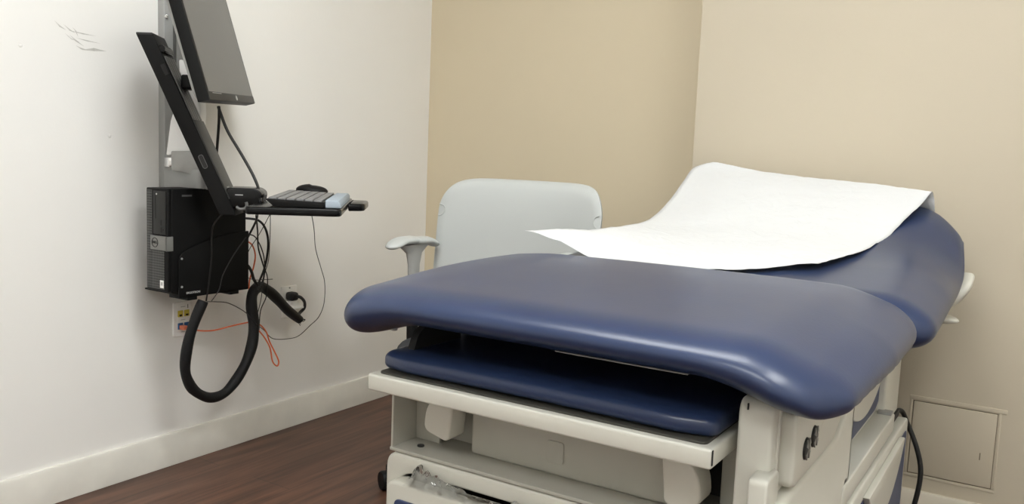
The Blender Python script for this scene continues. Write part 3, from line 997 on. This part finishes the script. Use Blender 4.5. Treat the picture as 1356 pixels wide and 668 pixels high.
bm = bmesh.new(); add_cyl(bm, (PX0 + .050, PY0 - .003, PZ1 - .016), (PX0 + .050, PY0 - .002, PZ1 - .016), .0024, seg=14); link('power_button', bm, M_lightmark, fb)
bm = bmesh.new(); add_box(bm, (PX0 + .024, PY0 - .0048, PZ0 + .120), (PX1 + .0008, PY0 + .006, PZ0 + .160), .0012)
add_box(bm, (PX1 - .004, PY0 - .0048, PZ0 + .1195), (PX1 + .0012, PY0 + .016, PZ0 + .160), .0006)
bp = link('badge_plate', bm, M_plate, fb)
bm = bmesh.new()
cxl, czl = PX0 + .045, PZ0 + .141
for k in range(28):
    pass
add_tube(bm, [(cxl + .013 * math.cos(2 * PI * k / 28), PY0 - .0052, czl + .013 * math.sin(2 * PI * k / 28)) for k in range(29)], .0009, 6, 1, smooth=False)
link('logo_ring', bm, M_dgrey, bp)
TM = Matrix.Translation((cxl, PY0 - .0052, czl)) @ Matrix.Rotation(PI / 2, 4, 'X')
text_part('logo_letters', 'DELL', .0098, TM, M_dgrey, bp)
bm = bmesh.new(); add_box(bm, (PX1 - .034, PY0 - .0017, PZ0 + .014), (PX1 - .018, PY0 - .0006, PZ0 + .036), 0); sk_ = link('sticker', bm, M_white_pl, fb, smooth=False)
bm = bmesh.new()
for a in (-1, 1):
    for c_ in (-1, 1):
        add_box(bm, (PX1 - .026 + a * .0024 - .0018, PY0 - .0021, PZ0 + .026 + c_ * .0024 - .0018), (PX1 - .026 + a * .0024 + .0018, PY0 - .0015, PZ0 + .026 + c_ * .0024 + .0018), 0)
link('sticker_print', bm, M_track, sk_, smooth=False)
bm = bmesh.new(); add_box(bm, (PX1 - .0005, PY0 + .045, PZ1 - .022), (PX1 + .0003, PY0 + .078, PZ1 - .017), 0); link('side_print', bm, M_greyprint, pc, smooth=False)

# computer holder bracket
ph = thing('computer_holder', 'black steel wall bracket cradling the desktop computer', 'computer holder', (.1, 1.62, .565))
bm = bmesh.new()
add_prism(bm, rounded_poly([(1.500, .566), (1.745, .566), (1.745, .745), (1.63, .735), (1.56, .715), (1.500, .690)], [.006, .004, .004, .05, .05, .02], 5), 'x', .2025, .2065, bev=.001)
hs = link('side_plate', bm, M_black_metal, ph)
bm = bmesh.new()
add_box(bm, (.006, 1.53, .566), (.2065, 1.74, .5705), .001); add_box(bm, (.0, 1.62, .566), (.006, 1.74, .80), .001)
link('wall_bracket', bm, M_black_metal, ph)
bm = bmesh.new()
bm.free()
for yy in (1.542, 1.690):
    bm = bmesh.new(); add_box(bm, (.120, yy - .012, .556), (.2045, yy + .020, .566), .001); link('foot_clip', bm, M_black_metal, ph)
for zz in (.678, .598):
    bm = bmesh.new(); add_cyl(bm, (.2064, 1.509, zz), (.208, 1.509, zz), .0032); link('bolt', bm, M_track, ph)
TM = Matrix.Translation((.2067, 1.547, .5785)) @ Matrix(((0, 0, 1), (1, 0, 0), (0, 1, 0))).to_4x4()
text_part('holder_lettering', 'ERGOTRON', .0085, TM, M_lightmark, hs)

# arm --------------------------------------------------------------
O = Vector((.297, 1.603, 0))
ANG = math.radians(130 - 90)                       # direction the user stands in
wa = thing('workstation_arm', 'black wall-mounted sit-stand arm with lift column and keyboard tray', 'monitor arm', (0, 1.64, .8))
bm = bmesh.new(); add_box(bm, (0, 1.583, .60), (.030, 1.700, 1.62), .003); tr_ = link('wall_track', bm, M_track, wa)
for yy in (1.617, 1.665):
    bm = bmesh.new(); add_box(bm, (.0295, yy - .005, .62), (.0325, yy + .005, 1.60), .0005); link('track_groove', bm, M_rail, tr_)
bm = bmesh.new(); add_cyl(bm, atx(220.5, 22, .029), atx(220.5, 22, .034), .006, bev=.001); link('track_screw', bm, M_chrome, tr_)
# knuckle and lower arm body
kp = atx(228, 215, .075)
bm = bmesh.new()
add_box(bm, (.031, kp.y + .005, kp.z - .075), (.09, kp.y + .10, kp.z + .030), .01); add_box(bm, (.030, 1.575, .862), (.20, 1.66, .93), .012)
link('arm_mount', bm, M_track, wa)
bm = bmesh.new()
add_cyl(bm, kp + Vector((.0, 0, -.014)), kp + Vector((.0, 0, .014)), .021, bev=.003); kn = link('pivot_pin', bm, M_chrome, wa)
bm = bmesh.new()
pA = [atd(x, y, 2.44) for x, y in ((226, 200), (262, 200), (280, 250), (272, 252), (262, 236), (250, 231), (240, 228), (226, 226))]
nrm = fw.copy(); nrm.z = 0; nrm.normalize()


def slab(bm, pts, depth, bev):
    t = bmesh.new()
    f = t.faces.new([t.verts.new(p) for p in pts])
    r = bmesh.ops.extrude_face_region(t, geom=[f])
    bmesh.ops.translate(t, verts=[g for g in r['geom'] if isinstance(g, bmesh.types.BMVert)], vec=nrm * depth)
    bmesh.ops.recalc_face_normals(t, faces=t.faces[:])
    bmesh.ops.bevel(t, geom=t.edges[:], offset=bev, segments=2, profile=.5, affect='EDGES')
    merge(bm, t)


slab(bm, pA, .075, .004)
link('arm_body', bm, M_alu, wa, 35)
bm = bmesh.new()
pB = [atd(x, y, 2.47) for x, y in ((225, 160), (238, 120), (236, 78), (262, 84), (266, 150), (262, 200), (219, 206))]
slab(bm, pB, .05, .006)
link('arm_cover', bm, M_white_arm, wa, 35)

# the leaning lift column, in its own axes: +x towards the user, y along the keyboard
TILT = math.atan(102 / 226)
lc = bpy.data.objects.new('lift_column', None)
Rz = Matrix.Rotation(ANG, 4, 'Z')
COL = Matrix.Translation(O + Vector((0, 0, .817))) @ Rz @ Matrix.Rotation(-TILT, 4, 'Y')
LEN = .522


def colpart(name, build, material, parent, ang=40):
    bm = bmesh.new(); build(bm)
    bmesh.ops.transform(bm, matrix=COL, verts=bm.verts[:])
    return link(name, bm, material, parent, ang)


bpy.data.objects.remove(lc)


def _c(bm):
    pts = [(-.020, .0), (.020, -.018), (.020, LEN - .016), (-.020, LEN + .001)]
    add_prism(bm, [(x, z) for x, z in pts], 'y', -.062, .062, bev=.003)


lift = colpart('lift_column', _c, M_black, wa)
colpart('column_cover', lambda bm: add_box(bm, (.0195, -.058, .03), (.0235, .058, .262), .0015), M_col_front, lift)


for yy in (-.045, -.020, .005, .03):
    colpart('slide_rail', lambda bm: add_box(bm, (.0195, yy - .010, .262), (.0245, yy + .010, .445), .002), M_rail, lift)
colpart('end_cap', lambda bm: add_box(bm, (-.0205, -.0625, LEN - .010), (.0205, .0625, LEN - .004), .001, rot=Matrix.Rotation(0.40, 3, 'Y')), M_col_front, lift)
colpart('lock_clip', lambda bm: (add_box(bm, (.020, -.055, .452), (.030, .03, .475), .003), add_cyl(bm, (.026, -.06, .463), (.026, .02, .463), .008)), M_black_gloss, lift)


def _slot(bm):
    pl = rounded_poly([(-.006, .130), (.006, .130), (.006, .168), (-.006, .168)], .006, 5)
    add_prism(bm, pl, 'y', -.0635, -.0615)


colpart('pull_slot', _slot, M_dgrey, lift)
colpart('slot_rim', lambda bm: add_tube(bm, [(x, -.0632, z) for x, z in rounded_poly([(-.006, .130), (.006, .130), (.006, .168), (-.006, .168)], .006, 5)] + [(-.006, -.0632, .136)], .0008, 6, 1, smooth=False), M_rail, lift)
colpart('access_hole', lambda bm: add_box(bm, (.004, -.0635, .395), (.016, -.0615, .425), .0008), M_void, lift)


def _lbl(bm):
    for k in range(3):
        add_box(bm, (.0233, -.030 + k * .011, .052), (.0239, -.021 + k * .011, .062), 0)
    add_box(bm, (.0233, -.030, .0635), (.0239, .001, .0645), 0)


colpart('column_print', _lbl, M_lightmark, lift)
# hinge barrel joining the column foot to the tray
U = Matrix.Translation(O) @ Rz            # unit axes


def upart(name, build, material, parent, ang=40):
    bm = bmesh.new(); build(bm)
    bmesh.ops.transform(bm, matrix=U, verts=bm.verts[:])
    return link(name, bm, material, parent, ang)


def _h(bm):
    add_prism(bm, rounded_poly([(-.012, .826), (.088, .834), (.094, .872), (.076, .884), (.0, .884)], [.008, .02, .02, .03, .004], 5), 'y', -.055, .055, bev=.004)


hg = upart('tray_hinge', _h, M_black_gloss, wa)
upart('hinge_print', lambda bm: add_box(bm, (.022, -.0555, .864), (.043, -.0549, .866), 0), M_lightmark, hg)
upart('hinge_hook', lambda bm: add_tube(bm, [(.052, -.058, .846), (.054, -.058, .836), (.048, -.058, .828), (.036, -.058, .826), (.026, -.056, .832)], .0042, 8), M_rail, hg)


def _t(bm):
    add_prism(bm, rounded_poly([(.075, -.215), (.321, -.215), (.321, .345), (.075, .345)], [.012, .020, .03, .02], 5), 'z', .824, .845, bev=.006)


ty = upart('keyboard_tray', _t, M_black_gloss, wa)
upart('mouse_tray', lambda bm: add_prism(bm, rounded_poly([(.323, .045), (.371, .062), (.376, .24), (.323, .25)], [.004, .02, .02, .004], 5), 'z', .822, .844, bev=.006), M_black_gloss, wa)
upart('tray_arm', lambda bm: (add_box(bm, (-.01, -.03, .826), (.16, .03, .838), .003),), M_black, wa)
upart('cable_hook', lambda bm: add_tube(bm, [(-.135, .06, 1.12), (-.133, .065, 1.055), (-.130, .067, 1.030), (-.112, .067, 1.027)], .003, 8, 4), M_black, wa)
upart('monitor_bracket', lambda bm: (add_box(bm, (-.125, -.04, 1.148), (-.066, .04, 1.186), .006), add_cyl(bm, (-.09, -.06, 1.167), (-.09, .06, 1.167), .017)), M_black, wa)

# monitor ------------------------------------------------------------
MA = math.radians(126.5 - 90)
mon = thing('monitor', 'black widescreen monitor tilted back on the wall arm, dark screen', 'monitor', O + Vector((0, 0, 1.118)), (0, 0, 0))
MT = Matrix.Translation(O + Vector((0, 0, 1.118))) @ Matrix.Rotation(MA, 4, 'Z') @ Matrix.Rotation(math.radians(2.2), 4, 'X') @ Matrix.Rotation(-math.radians(15.5), 4, 'Y')


def mpart(name, build, material, parent, ang=40):
    bm = bmesh.new(); build(bm)
    bmesh.ops.transform(bm, matrix=MT, verts=bm.verts[:])
    return link(name, bm, material, parent, ang)


HW, HH = .247, .34
mpart('rear_shell', lambda bm: add_pad(bm, (.012, HW - .004, HH / 2 - .003), (.012, .03, .03), lambda c: Vector((-.020 + c.x, c.y, HH / 2 + c.z)), (2, 8, 8), 4), M_track, mon)
body = mpart('bezel', lambda bm: add_prism(bm, [(-HW, 0), (HW, 0), (HW, HH), (-HW, HH)], 'x', -.020, .010, bev=.002), M_black, mon)
mpart('bottom_bezel', lambda bm: add_box(bm, (.0095, -HW + .002, .001), (.0112, HW - .002, .022), .0005), M_dgrey, body)
mpart('screen', lambda bm: add_box(bm, (.0095, -HW + .012, .022), (.0108, HW - .012, HH - .012), 0), M_screen, mon)
mpart('monitor_logo', lambda bm: (add_tube(bm, [(.0115, .03 + .006 * math.cos(2 * PI * k / 20), .0115 + .006 * math.sin(2 * PI * k / 20)) for k in range(21)], .0007, 6, 1, smooth=False),
                                  add_box(bm, (.0111, .0262, .008), (.0117, .0274, .016), 0), add_box(bm, (.0111, .0312, .006), (.0117, .0324, .0135), 0),
                                  add_box(bm, (.0111, .0274, .012), (.0117, .0290, .013), 0), add_box(bm, (.0111, .0324, .0125), (.0117, .034, .0135), 0)), M_lightmark, body)
mpart('screen_edge_print', lambda bm: add_box(bm, (.0112, -.205, .0185), (.0116, -.12, .0195), 0), M_lightmark, body)

# keyboard -------------------------------------------------------------
kb = thing('keyboard', 'black keyboard with grey keys lying on the wall arm tray', 'keyboard', O + Rz.to_3x3() @ Vector((.23, .0, .8455)), (0, 0, ANG))
KX0, KX1, KY0, KY1 = .125, .276, -.205, .232
tlt = .006


def ktop(x):
    return .8665 - tlt * (x - KX0) / (KX1 - KX0)


def _kb(bm):
    add_prism(bm, [(KX0 + .022, .8460), (KX1, .8460), (KX1, ktop(KX1)), (KX0 + .004, ktop(KX0)), (KX0, ktop(KX0) - .002)], 'y', KY0, KY1, bev=.0015)


kcase = upart('key_case', _kb, M_black, kb)
rowsx = 6
dx = (KX1 - KX0 - .012) / rowsx
widths = {0: 15, 1: 17, 2: 17, 3: 16, 4: 15, 5: 11}
for r in range(rowsx):
    n = widths[r]
    L_ = (KY1 - KY0 - .010)
    pitch = L_ / n
    xa = KX0 + .006 + r * dx
    for k in range(n):
        ya = KY0 + .005 + k * pitch
        zt = ktop(xa + dx / 2)
        def _k(bm):
            add_box(bm, (xa + .0012, ya + .0008, zt - .001), (xa + dx - .0012, ya + pitch - .0008, zt + .0045), .0012, 2)
        upart('key', _k, M_key, kb)
pr2 = upart('palm_rest', lambda bm: add_prism(bm, [(KX1 + .002, .8460), (KX1 + .042, .8460), (KX1 + .042, .858), (KX1 + .036, .8655), (KX1 + .002, .8655)], 'y', KY0 + .001, KY1 - .002, bev=.003), M_palm, wa)
bpy.data.objects['palm_rest'].parent = None
o = bpy.data.objects['palm_rest']; o.matrix_basis = wa.matrix_basis.copy()
tag(o, 'blue-grey foam palm rest along the front of the keyboard', 'palm rest')
# mouse beyond the keyboard
ms = upart('computer_mouse', lambda bm: add_pad(bm, (.050, .030, .019), (.05, .03, .019), lambda c: Vector((.196 + c.x, .285 + c.y, .8655 + c.z + (.004 if c.z > 0 and c.x < 0 else 0))), (2, 2, 2), 9), M_black, wa)
ms.parent = None; ms.matrix_basis = wa.matrix_basis.copy()
tag(ms, 'black mouse at the far end of the tray behind the keyboard', 'mouse')

# ------------------------------------------------------------------ cables


def cable(pts, r, material, label, name='cable', seg=8, rfun=None, cat='cable'):
    bm = bmesh.new(); add_tube(bm, pts, r, seg, 6, rfun=rfun)
    return tag(link(name, bm, material, ang=60), label, cat, 'cables of the wall workstation' if name in ('cable', 'monitor_cable') else None)


D = 2.42
cable([atd(289, 141, 2.40), atd(292, 150, 2.40), atd(302, 175, 2.41), atd(320, 205, 2.42), atd(335, 232, 2.42), atd(343, 252, 2.40), atd(345, 268, 2.34)], .0042, M_cable,
      'thick black cable curving from the monitor down to the keyboard tray', 'monitor_cable')
cable([atd(290, 141, 2.405), atd(290, 160, 2.42), atd(288, 190, 2.46), atd(286, 215, 2.52), atd(286, 240, 2.54)], .0040, M_cable,
      'black cable hanging straight from the monitor behind the leaning column', 'monitor_cable')
S = [atx(269, 399, .22), atx(258, 425, .21), atx(249, 455, .20), atx(245, 488, .19), atx(251, 509, .185), atx(262, 521, .18), atx(279, 527, .175), atx(297, 521, .17), atx(313, 503, .165), atx(326, 480, .16),
     atx(334, 455, .155), atx(336, 430, .15), atx(333, 405, .145), atx(335, 388, .14), atx(344, 380, .13), atx(356, 386, .12), atx(368, 397, .11), atx(381, 411, .10), atx(397, 424, .095)]
bm = bmesh.new(); add_tube(bm, S, .0165, 14, 8, rfun=lambda t: .0150 + .0022 * math.sin(t * 60) * .35 + .0022 * sm(.35, .6, t) - .003 * sm(.92, 1, t))
rnd = random.Random(3)
e0 = S[-1]; d0 = (S[-1] - S[-2]).normalized()
for k in range(14):
    q = Vector((rnd.uniform(-1, 1), rnd.uniform(-1, 1), rnd.uniform(-1, 1))) * .010
    add_tube(bm, [e0 - d0 * .004 + q * .9, e0 + d0 * rnd.uniform(.006, .016) + q * 1.2], .0012, 5, 2)
tag(link('cable_sleeve', bm, M_sleeve, ang=60), 'thick black braided cable sleeve hanging in a U below the computer', 'cable sleeve')

cable([atx(x, y, X) for x, y, X in ((341, 284, .24), (339, 293, .20), (329, 313, .14), (322, 325, .12))], .0034, M_cable, 'short black cable from the tray underside to the computer rear')
cable([atx(x, y, X) for x, y, X in ((321, 289, .15), (333, 290, .16), (342, 292, .17), (350, 300, .18), (354.7, 315, .18), (354.4, 334, .17), (350, 356, .16), (343, 374, .15), (339, 384, .15))], .0036, M_cable,
      'thick black cable bowing right from the computer rear into the sleeve')
cable([atx(x, y, X) for x, y, X in ((321, 311, .15), (335, 312, .16), (343, 322, .17), (349, 338, .17), (351, 356, .16), (354, 367, .15), (354, 381, .145), (352, 395, .14), (345, 412, .14), (343, 437, .13))], .0018, M_cable,
      'black cable arching from the computer rear and dropping right of the sleeve')
cable([atx(x, y, X) for x, y, X in ((357, 285, .26), (343, 311, .20), (329.5, 332, .17), (324.6, 352, .165), (327.5, 367, .165), (339, 371, .17), (350, 370.5, .175), (361, 370, .18))], .0011, M_cable,
      'thin black wire swinging left from the tray and ending free above the sleeve', seg=6)
cable([atx(x, y, X) for x, y, X in ((358, 285, .26), (357.7, 309, .23), (355.7, 344, .19), (351, 361, .17), (348, 380, .165), (345, 400, .16), (341, 418, .15), (342, 438, .13))], .0012, M_cable,
      'thin black wire falling straight from the tray beside the sleeve', seg=6)
cable([atx(x, y, X) for x, y, X in ((339, 285, .25), (341, 305, .21), (342, 328, .19), (347, 346, .18), (350, 358, .17), (348, 372, .16), (341, 384, .155))], .0024, M_cable,
      'black cable from the tray underside curling into the top of the sleeve')
cable([atx(x, y, X) for x, y, X in ((323, 351, .16), (328, 352, .16), (333, 360, .16), (336, 370, .16), (341, 378, .155))], .0048, M_cable, 'short thick black cable from the computer rear to the top of the sleeve')
cable([atx(x, y, X) for x, y, X in ((413, 286, .42), (416, 305, .36), (418, 330, .30), (425, 355, .24), (430, 375, .19), (429, 402, .14), (422, 420, .11), (410, 432, .10), (397, 444, .09), (385, 448.5, .09), (362, 449, .10), (350, 438, .11), (338, 428, .175), (325, 414, .185), (303, 402, .20), (285, 400, .215), (274, 400, .22))], .0013, M_cable,
      'long thin black wire looping from the tray down past the outlet', seg=6)
Ocol = COL @ Vector((0, -.055, 0.0))
cable([Ocol + Vector((0, 0, .004)), atx(282, 300, .27), atx(280, 340, .25), atx(277, 372, .235), atx(273, 399, .222)], .0022, M_cable, 'black cable dropping from the column foot into the sleeve end')
cable([atx(x, y, X) for x, y, X in ((326, 314, .245), (308, 340, .235), (295, 365, .228), (290, 384, .225), (280, 399, .222))], .0015, M_cable, 'thin black cable slanting across the computer side into the sleeve', seg=6)
plug = atx(239, 436, .03)
cable([(.030, 1.6505, .4345), (.042, 1.66, .436), atx(262, 438, .06), atx(282, 438, .08), atx(303, 433, .10), atx(320, 429, .115), atx(334, 427, .125), atx(345, 431, .12), atx(353, 441, .115), atx(357, 453, .11), atx(365, 469, .11), atx(369, 479, .11), atx(367, 485, .11), atx(361, 479, .115), atx(357.5, 461, .12), atx(350, 447, .122), atx(342, 437, .124),
       atx(335, 425, .122), atx(331, 402, .118), atx(330, 375, .13), atx(336, 353, .14), atx(338, 338, .145), atx(334, 325, .15), atx(325, 318, .15)], .0024, M_orange,
      'orange network cable from the wall jack, looping beside the sleeve', 'network_cable')
bm = bmesh.new(); add_box(bm, (.0118, 1.643, .428), (.034, 1.658, .441), .002)
o = link('plug_boot', bm, M_red, bpy.data.objects['network_cable'])

# ------------------------------------------------------------------ light and view
w = bpy.data.worlds.new('world'); sc.world = w; w.use_nodes = True
w.node_tree.nodes['Background'].inputs[0].default_value = (1, 0.98, 0.95, 1)
w.node_tree.nodes['Background'].inputs[1].default_value = 0.2
vs = sc.view_settings
vs.view_transform = 'Standard'; vs.look = 'None'; vs.gamma = 1; vs.exposure = 0.0; vs.use_curve_mapping = False
sc.cycles.max_bounces = 14
sc.cycles.diffuse_bounces = 12
